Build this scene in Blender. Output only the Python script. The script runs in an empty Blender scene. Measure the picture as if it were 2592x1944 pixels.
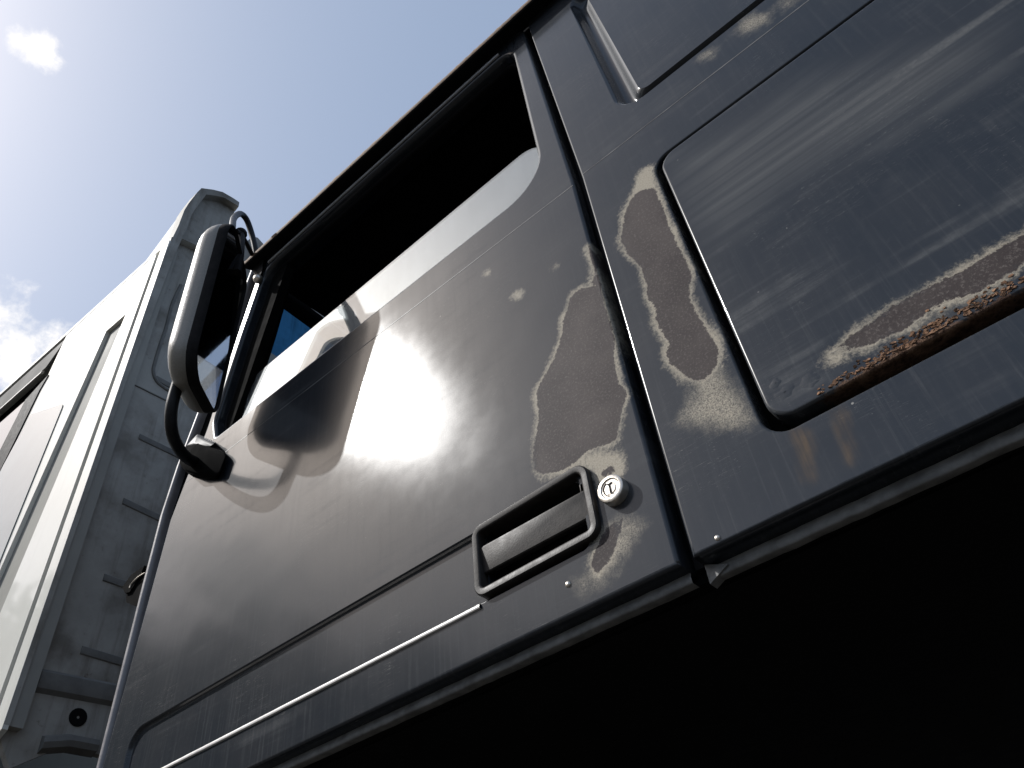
import bpy, bmesh, math, random
import numpy as np
from mathutils import Vector, Matrix
from mathutils.geometry import delaunay_2d_cdt

random.seed(7)
scene = bpy.context.scene
COL = scene.collection

# ------------------------------------------------------------------ camera
H = 1.0            # camera height above the ground
D = 0.62           # camera distance from the flank of the dark truck (flank = plane y 0)
FPX, CX, CY = 1957.0, 1296.0, 972.0
Zc = np.array([1012 - CX, -1090 - CY, FPX]); Zc /= np.linalg.norm(Zc)
Fc = np.array([-2263 - CX, 3320 - CY, FPX]); Fc -= Zc * (Fc @ Zc); Fc /= np.linalg.norm(Fc)
RW = np.array([-Fc, np.cross(Zc, -Fc), Zc])          # camera axes -> world axes
cam_data = bpy.data.cameras.new("camera")
cam = bpy.data.objects.new("camera", cam_data); COL.objects.link(cam)
right, up, back = RW @ [1, 0, 0], RW @ [0, -1, 0], RW @ [0, 0, -1]
cam.matrix_world = Matrix(((right[0], up[0], back[0], 0), (right[1], up[1], back[1], -D),
                           (right[2], up[2], back[2], H), (0, 0, 0, 1)))
cam_data.sensor_fit = 'HORIZONTAL'; cam_data.sensor_width = 36.0
cam_data.lens = FPX / 2592 * 36.0
cam_data.clip_start = 0.02; cam_data.clip_end = 3000
scene.camera = cam

# ------------------------------------------------------------------ light
_v = RW @ np.array([(838 - CX) / FPX, (938 - CY) / FPX, 1.0])      # where the flank mirrors the sun
SUN = Vector((_v[0], -_v[1], _v[2])).normalized()     # towards the sun
sun_d = bpy.data.lights.new("sun", 'SUN'); sun_d.energy = 4.8; sun_d.angle = math.radians(0.53)
sun_d.color = (1.0, 0.985, 0.965)
sun = bpy.data.objects.new("sun", sun_d); COL.objects.link(sun)
sun.rotation_euler = SUN.to_track_quat('Z', 'Y').to_euler(); sun.location = (-6, -6, 9)
SKY_STRENGTH = 0.105
world = bpy.data.worlds.new("World"); scene.world = world; world.use_nodes = True
scene.view_settings.view_transform = 'Standard'; scene.view_settings.look = 'None'
scene.view_settings.gamma = 1.0; scene.view_settings.use_curve_mapping = False
scene.view_settings.exposure = 0.1
scene.cycles.max_bounces = 8; scene.cycles.transparent_max_bounces = 12
scene.cycles.caustics_reflective = False; scene.cycles.caustics_refractive = False

def viewdir(u, v):
    d = RW @ np.array([(u - CX) / FPX, (v - CY) / FPX, 1.0]); return d / np.linalg.norm(d)

def build_world():
    nt = world.node_tree; N = nt.nodes; L = nt.links; N.clear()
    out = N.new('ShaderNodeOutputWorld'); bg = N.new('ShaderNodeBackground')
    bg.inputs[1].default_value = SKY_STRENGTH; L.new(bg.outputs[0], out.inputs[0])
    sky = N.new('ShaderNodeTexSky'); sky.sky_type = 'NISHITA'; sky.sun_disc = False
    sky.sun_elevation = math.asin(SUN.z); sky.sun_rotation = math.atan2(SUN.x, SUN.y)
    sky.altitude = 50; sky.air_density = 1.0; sky.dust_density = 4.6; sky.ozone_density = 1.0
    tc = N.new('ShaderNodeTexCoord')
    def math_(op, a, b=None, c=None):
        n = N.new('ShaderNodeMath'); n.operation = op
        for i, v in enumerate((a, b, c)):
            if v is None: continue
            if isinstance(v, (int, float)): n.inputs[i].default_value = v
            else: L.new(v, n.inputs[i])
        return n.outputs[0]
    nz = N.new('ShaderNodeTexNoise'); nz.inputs['Scale'].default_value = 9.0
    nz.inputs['Detail'].default_value = 9; nz.inputs['Roughness'].default_value = 0.62
    L.new(tc.outputs['Generated'], nz.inputs['Vector'])
    big = N.new('ShaderNodeTexNoise'); big.inputs['Scale'].default_value = 2.1
    big.inputs['Detail'].default_value = 2; L.new(tc.outputs['Generated'], big.inputs['Vector'])
    # scattered fair-weather clouds, mostly low in the sky
    sep = N.new('ShaderNodeSeparateXYZ'); L.new(tc.outputs['Generated'], sep.inputs[0])
    low = math_('SUBTRACT', 0.62, sep.outputs[2])
    low = math_('MINIMUM', math_('MAXIMUM', low, -0.5), 0.35)
    field = math_('ADD', math_('MULTIPLY', math_('SUBTRACT', big.outputs[0], 0.66), 1.3), math_('MULTIPLY', low, 0.35))
    # individual clouds of the photograph: (direction, radius)
    refl = viewdir(640, 1480); refl[1] *= -1
    for d, r, s in ((viewdir(112, 118), 0.021, 0.17), (viewdir(40, 895), 0.066, 0.33), (viewdir(-10, 770), 0.060, 0.33), (refl, 0.13, 0.25)):
        dn = N.new('ShaderNodeVectorMath'); dn.operation = 'DISTANCE'
        L.new(tc.outputs['Generated'], dn.inputs[0]); dn.inputs[1].default_value = tuple(d)
        m = math_('SUBTRACT', 1.0, math_('DIVIDE', dn.outputs['Value'], r))
        field = math_('MAXIMUM', field, math_('MULTIPLY', math_('MAXIMUM', m, -1.0), s))
    val = math_('ADD', field, math_('MULTIPLY', math_('SUBTRACT', nz.outputs[0], 0.5), 1.15))
    ramp = N.new('ShaderNodeMapRange'); ramp.interpolation_type = 'SMOOTHSTEP'
    L.new(val, ramp.inputs[0]); ramp.inputs[1].default_value = 0.07; ramp.inputs[2].default_value = 0.27
    mix = N.new('ShaderNodeMix'); mix.data_type = 'RGBA'
    hz = N.new('ShaderNodeMix'); hz.data_type = 'RGBA'; hz.inputs[0].default_value = 0.36      # thin high haze
    L.new(sky.outputs[0], hz.inputs[6]); hz.inputs[7].default_value = (5.4, 7.0, 9.6, 1)
    L.new(ramp.outputs[0], mix.inputs[0]); L.new(hz.outputs[2], mix.inputs[6])
    mix.inputs[7].default_value = (10.6, 10.3, 10.0, 1)
    L.new(mix.outputs[2], bg.inputs[0])
build_world()

# ------------------------------------------------------------------ materials
MATS = {}
class NB:
    """small node builder"""
    def __init__(self, name):
        self.m = bpy.data.materials.new(name); self.m.use_nodes = True
        self.nt = self.m.node_tree; self.nt.nodes.clear()
        self.out = self.n('ShaderNodeOutputMaterial')
        self.tc = self.n('ShaderNodeTexCoord'); self.co = self.tc.outputs['Object']
        MATS[name] = self.m
    def n(self, t, **kw):
        nd = self.nt.nodes.new(t)
        for k, v in kw.items(): setattr(nd, k, v)
        return nd
    def l(self, a, b): self.nt.links.new(a, b)
    def set(self, sock, v):
        if isinstance(v, bpy.types.NodeSocket): self.l(v, sock)
        elif isinstance(v, (tuple, list)) and len(v) == 3 and sock.type == 'RGBA': sock.default_value = (*v, 1)
        else: sock.default_value = v
    def math(self, op, a, b=0.0, c=0.0, clamp=False):
        nd = self.n('ShaderNodeMath', operation=op); nd.use_clamp = clamp
        for i, v in enumerate((a, b, c)): self.set(nd.inputs[i], v)
        return nd.outputs[0]
    def mix(self, f, a, b):
        nd = self.n('ShaderNodeMix', data_type='RGBA')
        self.set(nd.inputs[0], f); self.set(nd.inputs[6], a); self.set(nd.inputs[7], b); return nd.outputs[2]
    def mixf(self, f, a, b):
        nd = self.n('ShaderNodeMix', data_type='FLOAT')
        self.set(nd.inputs[0], f); self.set(nd.inputs[2], a); self.set(nd.inputs[3], b); return nd.outputs[0]
    def noise(self, scale, detail=3, rough=0.55, vec=None, stretch=None):
        v = vec or self.co
        if stretch:
            mp = self.n('ShaderNodeMapping'); self.l(v, mp.inputs[0]); mp.inputs['Scale'].default_value = stretch; v = mp.outputs[0]
        nd = self.n('ShaderNodeTexNoise'); self.l(v, nd.inputs['Vector'])
        nd.inputs['Scale'].default_value = scale; nd.inputs['Detail'].default_value = detail; nd.inputs['Roughness'].default_value = rough
        return nd.outputs[0]
    def rng(self, v, a, b, c=0.0, d=1.0):
        nd = self.n('ShaderNodeMapRange', interpolation_type='SMOOTHSTEP')
        self.l(v, nd.inputs[0])
        for i, x in enumerate((a, b, c, d)): nd.inputs[i + 1].default_value = x
        return nd.outputs[0]
    def attr(self, name):
        nd = self.n('ShaderNodeAttribute'); nd.attribute_name = name; return nd.outputs['Fac']
    def bump(self, h, dist=0.001, strength=1.0, normal=None):
        nd = self.n('ShaderNodeBump'); self.l(h, nd.inputs['Height'])
        nd.inputs['Distance'].default_value = dist; nd.inputs['Strength'].default_value = strength
        if normal: self.l(normal, nd.inputs['Normal'])
        return nd.outputs[0]
    def schlick(self, f0=0.04, gain=1.0, normal=None):
        # reflectance of a two-sided surface
        g = self.n('ShaderNodeNewGeometry'); d = self.n('ShaderNodeVectorMath', operation='DOT_PRODUCT')
        self.l(g.outputs['Incoming'], d.inputs[0]); self.l(normal or g.outputs['Normal'], d.inputs[1])
        x = self.math('SUBTRACT', 1.0, self.math('ABSOLUTE', d.outputs['Value']), clamp=True)
        return self.math('MULTIPLY', self.math('ADD', f0, self.math('MULTIPLY', self.math('POWER', x, 5.0), 1 - f0)), gain, clamp=True)
    def bsdf(self, **kw):
        p = self.n('ShaderNodeBsdfPrincipled')
        for k, v in kw.items(): self.set(p.inputs[k.replace('_', ' ')], v)
        return p.outputs[0]
    def done(self, shader): self.l(shader, self.out.inputs[0]); return self.m

def make_paint(name, wear, hz=0.40):
    b = NB(name)
    cloud = b.noise(7.0, 4, 0.6)
    fine = b.noise(260.0, 3, 0.6)
    streakx = b.noise(9.0, 4, 0.55, stretch=(0.22, 1, 5.5))
    streakz = b.noise(26.0, 4, 0.65, stretch=(4.0, 1, 0.16))
    haze = b.math('MULTIPLY', b.rng(streakx, 0.48, 0.72), b.rng(cloud, 0.42, 0.66))
    haze = b.math('MULTIPLY', haze, hz)
    fz = b.noise(75.0, 3, 0.6, stretch=(3.0, 1, 0.09)); sepz = b.n('ShaderNodeSeparateXYZ'); b.l(b.co, sepz.inputs[0])
    lowdirt = b.rng(sepz.outputs[2], 1.75, 1.42, 0.25, 1.0)          # road spray dries lowest on the doors
    grime = b.math('ADD', b.math('MULTIPLY', b.rng(streakz, 0.46, 0.75), 0.12), b.math('MULTIPLY', b.math('MULTIPLY', b.rng(fz, 0.54, 0.72), lowdirt), 0.20))
    grime = b.math('ADD', grime, b.math('MULTIPLY', b.rng(b.noise(90.0, 5, 0.8), 0.5, 0.8), 0.14))
    base = b.mix(b.rng(cloud, 0.3, 0.7), (0.009, 0.013, 0.019), (0.015, 0.018, 0.023))
    dusty = b.math('ADD', haze, grime)
    dusty = b.math('MULTIPLY', dusty, b.rng(fine, 0.25, 0.75, 0.65, 1.0))
    if wear:
        hs = b.math('MULTIPLY', b.rng(b.math('ADD', b.attr('hazed'), b.math('MULTIPLY', b.math('SUBTRACT', cloud, 0.5), 0.10)), 0.03, -0.07), b.rng(b.noise(13.0, 4, 0.5, stretch=(0.10, 1, 4.0)), 0.36, 0.66, 0.22, 0.75))
        dusty = b.math('MAXIMUM', dusty, hs)
    base = b.mix(dusty, base, (0.108, 0.112, 0.116))
    # scattered paint chips and scratches
    vor = b.n('ShaderNodeTexVoronoi'); b.l(b.co, vor.inputs['Vector']); vor.inputs['Scale'].default_value = 24.0
    chip = b.rng(b.math('ADD', vor.outputs['Distance'], b.math('MULTIPLY', b.noise(150.0, 3), 0.05)), 0.055, 0.048)
    chip = b.math('MULTIPLY', chip, b.rng(b.noise(11.0, 2), 0.53, 0.57))
    sc = b.noise(30.0, 2, 0.5, stretch=(0.5, 1, 9.0))
    scr = b.math('MULTIPLY', b.rng(b.math('ABSOLUTE', b.math('SUBTRACT', sc, 0.5)), 0.0035, 0.0), b.rng(b.noise(5.0, 2), 0.52, 0.62))
    mark = b.math('MAXIMUM', b.math('MULTIPLY', chip, 0.8), b.math('MULTIPLY', scr, 0.35))
    base = b.mix(mark, base, (0.30, 0.29, 0.27))
    rough = b.math('ADD', b.math('MULTIPLY', dusty, 0.25), b.rng(cloud, 0.3, 0.7, 0.48, 0.52))
    crough = b.math('ADD', b.rng(b.noise(40.0, 4), 0.35, 0.65, 0.232, 0.240), b.math('MULTIPLY', dusty, 0.03))
    dents = b.noise(5.0, 2, 0.45)
    orange = b.noise(420.0, 2, 0.5)
    h = b.math('ADD', b.math('MULTIPLY', dents, 1.0), b.math('MULTIPLY', orange, 0.006))
    nrm = b.bump(h, 0.0013, 1.0)
    df = b.n('ShaderNodeBsdfDiffuse'); b.set(df.inputs['Color'], base); b.l(nrm, df.inputs['Normal'])
    g1 = b.n('ShaderNodeBsdfAnisotropic'); g1.distribution = 'BECKMANN'; b.set(g1.inputs['Roughness'], crough); b.l(nrm, g1.inputs['Normal']); b.set(g1.inputs['Color'], (1, 1, 1))
    g2 = b.n('ShaderNodeBsdfAnisotropic'); g2.distribution = 'GGX'; b.set(g2.inputs['Roughness'], rough); b.l(nrm, g2.inputs['Normal']); b.set(g2.inputs['Color'], (1, 1, 1))
    gm_ = b.n('ShaderNodeMixShader'); gm_.inputs[0].default_value = 0.18
    g0 = b.n('ShaderNodeBsdfAnisotropic'); g0.distribution = 'BECKMANN'; b.set(g0.inputs['Roughness'], 0.10); b.l(nrm, g0.inputs['Normal']); b.set(g0.inputs['Color'], (1, 1, 1))
    g01 = b.n('ShaderNodeMixShader'); g01.inputs[0].default_value = 0.60; b.l(g0.outputs[0], g01.inputs[1]); b.l(g1.outputs[0], g01.inputs[2])
    b.l(g01.outputs[0], gm_.inputs[1]); b.l(g2.outputs[0], gm_.inputs[2])
    frf = b.schlick(0.042, 1.0, nrm)
    pm = b.n('ShaderNodeMixShader'); b.set(pm.inputs[0], b.math('MULTIPLY', frf, b.math('SUBTRACT', 1.0, b.math('MULTIPLY', dusty, 0.8))))
    b.l(df.outputs[0], pm.inputs[1]); b.l(gm_.outputs[0], pm.inputs[2]); paint = pm.outputs[0]
    if not wear: return b.done(paint)
    core, rim, rust = b.attr('core'), b.attr('rim'), b.attr('rust')
    nA = b.math('SUBTRACT', b.noise(34.0, 6, 0.68), 0.5)
    nB = b.math('SUBTRACT', b.noise(230.0, 4, 0.7), 0.5)
    jit = b.math('ADD', b.math('MULTIPLY', nA, 0.014), b.math('MULTIPLY', nB, 0.011))
    mc = b.rng(b.math('ADD', core, jit), 0.0008, -0.0008)
    jr = b.math('ADD', b.math('ADD', b.math('MULTIPLY', nA, 0.018), b.math('MULTIPLY', nB, 0.022)), b.math('MULTIPLY', b.math('SUBTRACT', b.noise(11.0, 3), 0.48), 0.030))
    mr = b.rng(b.math('ADD', rim, jr), 0.007, -0.006)
    spk = b.noise(520.0, 3, 0.7)
    prim = b.mix(b.rng(b.noise(14.0, 3), 0.35, 0.68), (0.040, 0.033, 0.033), (0.062, 0.052, 0.050))
    prim = b.mix(b.rng(b.noise(330.0, 3, 0.75), 0.50, 0.70, 0, 0.6), prim, (0.15, 0.135, 0.125))
    edge = b.mix(b.rng(spk, 0.3, 0.7), (0.28, 0.25, 0.195), (0.42, 0.38, 0.31))
    wb = b.mix(mc, edge, prim)
    hh = b.math('ADD', b.math('MULTIPLY', mr, -0.25), b.math('MULTIPLY', spk, 0.25))
    wn = b.bump(hh, 0.0015, 0.9)
    worn = b.bsdf(Base_Color=wb, Roughness=0.62, Specular_IOR_Level=0.10, Normal=wn)
    bl = b.math('MULTIPLY', b.rng(b.math('ADD', b.attr('bloom'), b.math('MULTIPLY', nA, 0.05)), 0.012, -0.022), b.rng(b.math('ADD', spk, b.math('MULTIPLY', nB, 0.6)), 0.30, 0.62, 0.25, 0.85))
    mall = b.math('MAXIMUM', b.math('MULTIPLY', mr, b.mixf(mc, 0.85, 1.0)), bl)
    mx = b.n('ShaderNodeMixShader'); b.set(mx.inputs[0], mall); b.l(paint, mx.inputs[1]); b.l(worn, mx.inputs[2])
    nR = b.noise(70.0, 6, 0.72)
    mu = b.rng(b.math('ADD', rust, b.math('MULTIPLY', b.math('SUBTRACT', nR, 0.5), 0.030)), 0.002, -0.003)
    rc = b.mix(b.rng(nR, 0.35, 0.65), (0.050, 0.027, 0.018), (0.27, 0.165, 0.105))
    rn = b.bump(nR, 0.006, 1.0)
    rs = b.bsdf(Base_Color=rc, Roughness=0.85, Specular_IOR_Level=0.2, Normal=rn)
    m2 = b.n('ShaderNodeMixShader'); b.set(m2.inputs[0], mu); b.l(mx.outputs[0], m2.inputs[1]); b.l(rs, m2.inputs[2])
    st = b.math('MULTIPLY', b.rng(b.math('ADD', b.attr('stain'), b.math('MULTIPLY', nA, 0.012)), 0.006, -0.010), b.rng(streakz, 0.35, 0.65, 0.15, 0.55))
    sd = b.n('ShaderNodeBsdfDiffuse'); b.set(sd.inputs[0], (0.17, 0.115, 0.065))
    m3 = b.n('ShaderNodeMixShader'); b.set(m3.inputs[0], st); b.l(m2.outputs[0], m3.inputs[1]); b.l(sd.outputs[0], m3.inputs[2])
    return b.done(m3.outputs[0])

def simple(name, col, rough=0.5, var=0.25, scale=40.0, bumpd=0.0, **kw):
    b = NB(name); nz = b.noise(scale, 4, 0.6)
    c0 = tuple(x * (1 - var) for x in col); c1 = tuple(min(1, x * (1 + var)) for x in col)
    args = dict(Base_Color=b.mix(b.rng(nz, 0.3, 0.7), c0, c1), Roughness=b.rng(nz, 0.3, 0.7, max(0.02, rough - 0.06), rough + 0.06))
    if bumpd: args['Normal'] = b.bump(b.noise(scale * 6, 3), bumpd, 0.7)
    args.update(kw)
    return b.done(b.bsdf(**args))

make_paint('worn_paint', True); make_paint('plain_paint', False); make_paint('hatch_paint', True, 0.85)
simple('black_plastic', (0.016, 0.015, 0.015), 0.65, 0.3, 60, 0.0003, Specular_IOR_Level=0.06)
simple('handle_plastic', (0.024, 0.021, 0.019), 0.5, 0.35, 70, 0.0002, Specular_IOR_Level=0.22)
simple('mirror_shell', (0.26, 0.245, 0.215), 0.34, 0.08, 300, 0.0002)
simple('sill_paint', (0.15, 0.15, 0.145), 0.6, 0.35, 50, 0.0006)
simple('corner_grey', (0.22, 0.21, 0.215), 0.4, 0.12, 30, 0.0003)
simple('reflection_grey', (0.15, 0.17, 0.17), 0.5, 0.12, 5, 0.0, Specular_IOR_Level=0.05, Coat_Weight=1.0, Coat_Roughness=0.03)
simple('pale_edge', (0.10, 0.10, 0.10), 0.5, 0.5, 25, 0.0, Specular_IOR_Level=0.2)
simple('frame_highlight', (0.42, 0.42, 0.43), 0.35, 0.15, 30, 0.0)
simple('sheen_pale', (0.62, 0.60, 0.57), 0.35, 0.08, 60, 0.0)
simple('black_rubber', (0.008, 0.008, 0.009), 0.62, 0.3, 80, 0.0003, Specular_IOR_Level=0.07)
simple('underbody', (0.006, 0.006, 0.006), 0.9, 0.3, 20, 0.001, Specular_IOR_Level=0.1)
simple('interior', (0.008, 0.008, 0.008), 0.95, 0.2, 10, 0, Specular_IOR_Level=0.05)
simple('lock_metal', (0.62, 0.57, 0.50), 0.34, 0.1, 120, 0.0002, Metallic=0.85)
simple('tube_black', (0.010, 0.010, 0.011), 0.42, 0.3, 90, 0.0002, Specular_IOR_Level=0.22)
simple('rust_edge', (0.16, 0.10, 0.06), 0.8, 0.5, 90, 0.0008)
simple('rust_flake', (0.15, 0.088, 0.055), 0.85, 0.65, 160, 0.001, Specular_IOR_Level=0.15)
simple('tyre', (0.012, 0.012, 0.012), 0.85, 0.2, 30, 0.001)
simple('steel_rim', (0.25, 0.25, 0.26), 0.45, 0.2, 30, 0.0, Metallic=0.6)

def white_paint():
    b = NB('white_paint'); nz = b.noise(3.0, 5, 0.6); st = b.noise(8.0, 5, 0.65, stretch=(3, 3, 0.15)); fn = b.noise(60, 5, 0.7)
    c = b.mix(b.rng(nz, 0.3, 0.75), (0.66, 0.655, 0.61), (0.60, 0.595, 0.545))
    c = b.mix(b.math('MULTIPLY', b.rng(st, 0.5, 0.8), 0.25), c, (0.45, 0.44, 0.40))
    c = b.mix(b.rng(fn, 0.68, 0.74, 0, 0.5), c, (0.22, 0.15, 0.10))
    return b.done(b.bsdf(Base_Color=c, Roughness=0.5, Specular_IOR_Level=0.05, Coat_Weight=0.7, Coat_Roughness=0.04))
white_paint()
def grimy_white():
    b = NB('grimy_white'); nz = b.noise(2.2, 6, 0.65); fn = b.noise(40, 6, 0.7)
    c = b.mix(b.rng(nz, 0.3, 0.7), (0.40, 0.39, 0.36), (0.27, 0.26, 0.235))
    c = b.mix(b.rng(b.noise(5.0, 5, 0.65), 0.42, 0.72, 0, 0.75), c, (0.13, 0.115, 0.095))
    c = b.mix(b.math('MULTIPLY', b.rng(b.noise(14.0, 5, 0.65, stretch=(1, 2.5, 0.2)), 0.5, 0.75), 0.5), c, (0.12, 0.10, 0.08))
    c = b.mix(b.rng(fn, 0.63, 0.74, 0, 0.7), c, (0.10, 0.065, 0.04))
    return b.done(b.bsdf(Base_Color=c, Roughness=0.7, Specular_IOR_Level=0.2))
grimy_white()
simple('grey_groove', (0.30, 0.295, 0.27), 0.6, 0.08, 6, Specular_IOR_Level=0.03)
simple('dark_groove', (0.10, 0.10, 0.095), 0.6, 0.1, 6, Specular_IOR_Level=0.03)
simple('rough_black', (0.006, 0.006, 0.006), 0.9, 0.3, 40, 0.0, Specular_IOR_Level=0.02)
simple('rib_grey', (0.15, 0.147, 0.137), 0.8, 0.2, 20)

def pane(name, tint, dust, dustcol=(0.42, 0.44, 0.43), gloss=0.25):
    b = NB(name)
    fac = b.schlick(0.04, 1.8)
    tr = b.n('ShaderNodeBsdfTransparent'); b.set(tr.inputs[0], tint)
    gl = b.n('ShaderNodeBsdfGlossy'); gl.inputs['Roughness'].default_value = 0.015
    m = b.n('ShaderNodeMixShader'); b.l(fac, m.inputs[0]); b.l(tr.outputs[0], m.inputs[1]); b.l(gl.outputs[0], m.inputs[2])
    st = b.noise(30.0, 4, 0.6, stretch=(3.0, 1, 0.2)); nz = b.noise(9.0, 4)
    df = b.n('ShaderNodeBsdfDiffuse'); b.set(df.inputs[0], dustcol)
    gl2 = b.n('ShaderNodeBsdfGlossy'); gl2.inputs['Roughness'].default_value = 0.5; b.set(gl2.inputs[0], (0.55, 0.57, 0.58))
    dm = b.n('ShaderNodeMixShader'); dm.inputs[0].default_value = gloss; b.l(df.outputs[0], dm.inputs[1]); b.l(gl2.outputs[0], dm.inputs[2])
    f2 = b.math('MULTIPLY', b.math('ADD', b.rng(st, 0.3, 0.75, 0.92, 1.10), b.rng(nz, 0.3, 0.7, -0.08, 0.08)), dust)
    m2 = b.n('ShaderNodeMixShader'); b.l(f2, m2.inputs[0]); b.l(m.outputs[0], m2.inputs[1]); b.l(dm.outputs[0], m2.inputs[2])
    return b.done(m2.outputs[0])
pane('dusty_glass', (0.75, 0.78, 0.78), 0.21, (0.52, 0.55, 0.55), 0.35)
pane('clear_glass', (0.80, 0.85, 0.86), 0.03)
pane('blue_glass', (0.12, 0.48, 1.0), 0.02)
pane('dark_glass', (0.05, 0.055, 0.06), 0.02)
pane('grey_glass', (0.25, 0.28, 0.28), 0.22, (0.36, 0.39, 0.38))
def mirror_glass():
    b = NB('mirror_glass'); nz = b.noise(40, 3)
    return b.done(b.bsdf(Base_Color=b.mix(nz, (0.55, 0.57, 0.6), (0.62, 0.63, 0.65)), Metallic=1.0, Roughness=b.rng(nz, 0.3, 0.7, 0.02, 0.05)))
mirror_glass()
def ground_mat():
    b = NB('yard_gravel'); a = b.noise(0.4, 5); f = b.noise(30, 6, 0.7)
    c = b.mix(b.rng(a, 0.3, 0.7), (0.045, 0.043, 0.040), (0.070, 0.066, 0.060)); c = b.mix(b.rng(f, 0.35, 0.7), c, (0.03, 0.029, 0.027))
    return b.done(b.bsdf(Base_Color=c, Roughness=0.9, Normal=b.bump(f, 0.02, 0.6)))
ground_mat()
simple('leaf_green', (0.045, 0.075, 0.025), 0.6, 0.5, 2.0)
simple('bark', (0.06, 0.045, 0.035), 0.9, 0.3, 8.0)

# ------------------------------------------------------------------ object helpers
def make_obj(name, verts, faces, mat=None, parent=None, smooth=False, attrs=None, label=None, cat=None, group=None, kind=None):
    me = bpy.data.meshes.new(name)
    me.from_pydata([tuple(map(float, v)) for v in verts], [], [tuple(map(int, f)) for f in faces])
    if attrs:
        for k, v in attrs.items():
            a = me.attributes.new(k, 'FLOAT', 'POINT'); a.data.foreach_set('value', np.asarray(v, dtype=np.float32))
    if smooth: me.polygons.foreach_set('use_smooth', [True] * len(me.polygons))
    if mat: me.materials.append(MATS[mat])
    me.update()
    o = bpy.data.objects.new(name, me); COL.objects.link(o)
    if parent is not None: o.parent = parent
    if label: o['label'] = label
    if cat: o['category'] = cat
    if group: o['group'] = group
    if kind: o['kind'] = kind
    return o

def make_empty(name, loc, label, cat, rotz=0.0):
    o = bpy.data.objects.new(name, None); COL.objects.link(o)
    o.location = loc; o.rotation_euler = (0, 0, rotz); o['label'] = label; o['category'] = cat
    o.empty_display_size = 0.2
    bpy.context.view_layer.update()
    return o

def attach(o, parent):
    """parent keeping world coordinates"""
    o.parent = parent; o.matrix_parent_inverse = parent.matrix_world.inverted()
    return o

class MB:
    def __init__(self): self.v = []; self.f = []
    def add(self, vs, fs):
        k = len(self.v); self.v += [tuple(x) for x in vs]; self.f += [tuple(i + k for i in f) for f in fs]; return self
    def box(self, x0, x1, y0, y1, z0, z1, bev=0.0):
        bm = bmesh.new(); bmesh.ops.create_cube(bm, size=1.0)
        for v in bm.verts: v.co = Vector((x0 + (v.co.x + .5) * (x1 - x0), y0 + (v.co.y + .5) * (y1 - y0), z0 + (v.co.z + .5) * (z1 - z0)))
        if bev: bmesh.ops.bevel(bm, geom=list(bm.edges), offset=bev, segments=3, profile=0.5, affect='EDGES')
        return self.bm(bm)
    def bm(self, bm):
        bm.verts.index_update()
        self.add([v.co[:] for v in bm.verts], [[v.index for v in f.verts] for f in bm.faces]); bm.free(); return self
    def tube(self, pts, r, n=14, cap=True, sub=6):
        pts = [Vector(p) for p in pts]
        if len(pts) > 2 and sub:           # catmull-rom
            q = []
            for i in range(len(pts) - 1):
                p0, p1, p2, p3 = pts[max(i - 1, 0)], pts[i], pts[i + 1], pts[min(i + 2, len(pts) - 1)]
                for k in range(sub):
                    t = k / sub
                    q.append(0.5 * ((2 * p1) + (p2 - p0) * t + (2 * p0 - 5 * p1 + 4 * p2 - p3) * t * t + (3 * p1 - p0 - 3 * p2 + p3) * t ** 3))
            q.append(pts[-1]); pts = q
        vs, fs = [], []; up_ = None
        for i, p in enumerate(pts):
            t = (pts[min(i + 1, len(pts) - 1)] - pts[max(i - 1, 0)]).normalized()
            if up_ is None: up_ = t.orthogonal().normalized()
            up_ = (up_ - t * up_.dot(t)).normalized(); s_ = t.cross(up_)
            rr = r[i * (len(r) - 1) // max(1, len(pts) - 1)] if isinstance(r, (list, tuple)) else r
            for k in range(n):
                a = 2 * math.pi * k / n; vs.append(p + (up_ * math.cos(a) + s_ * math.sin(a)) * rr)
        for i in range(len(pts) - 1):
            for k in range(n): fs.append((i * n + k, i * n + (k + 1) % n, (i + 1) * n + (k + 1) % n, (i + 1) * n + k))
        if cap: fs.append(tuple(range(n - 1, -1, -1))); fs.append(tuple((len(pts) - 1) * n + k for k in range(n)))
        return self.add(vs, fs)
    def loft(self, rings, closed=True):
        vs = [p for r in rings for p in r]; n = len(rings[0]); fs = []
        for i in range(len(rings) - 1):
            for k in range(n if closed else n - 1):
                a, b_ = i * n + k, i * n + (k + 1) % n; fs.append((a, b_, b_ + n, a + n))
        return self.add(vs, fs)
    def obj(self, name, mat, parent=None, smooth=True, sharp=35, **kw):
        o = make_obj(name, self.v, self.f, mat, parent, smooth, **kw)
        if smooth:
            bm = bmesh.new(); bm.from_mesh(o.data); bmesh.ops.remove_doubles(bm, verts=bm.verts, dist=1e-6)
            bmesh.ops.recalc_face_normals(bm, faces=bm.faces); bm.to_mesh(o.data); bm.free()
            o.data.set_sharp_from_angle(angle=math.radians(sharp))
        return o

# flank coordinates: (x, z above the camera, depth into the cab)
def W(x, z, d=0.0): return (x, d, z + H)

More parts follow.
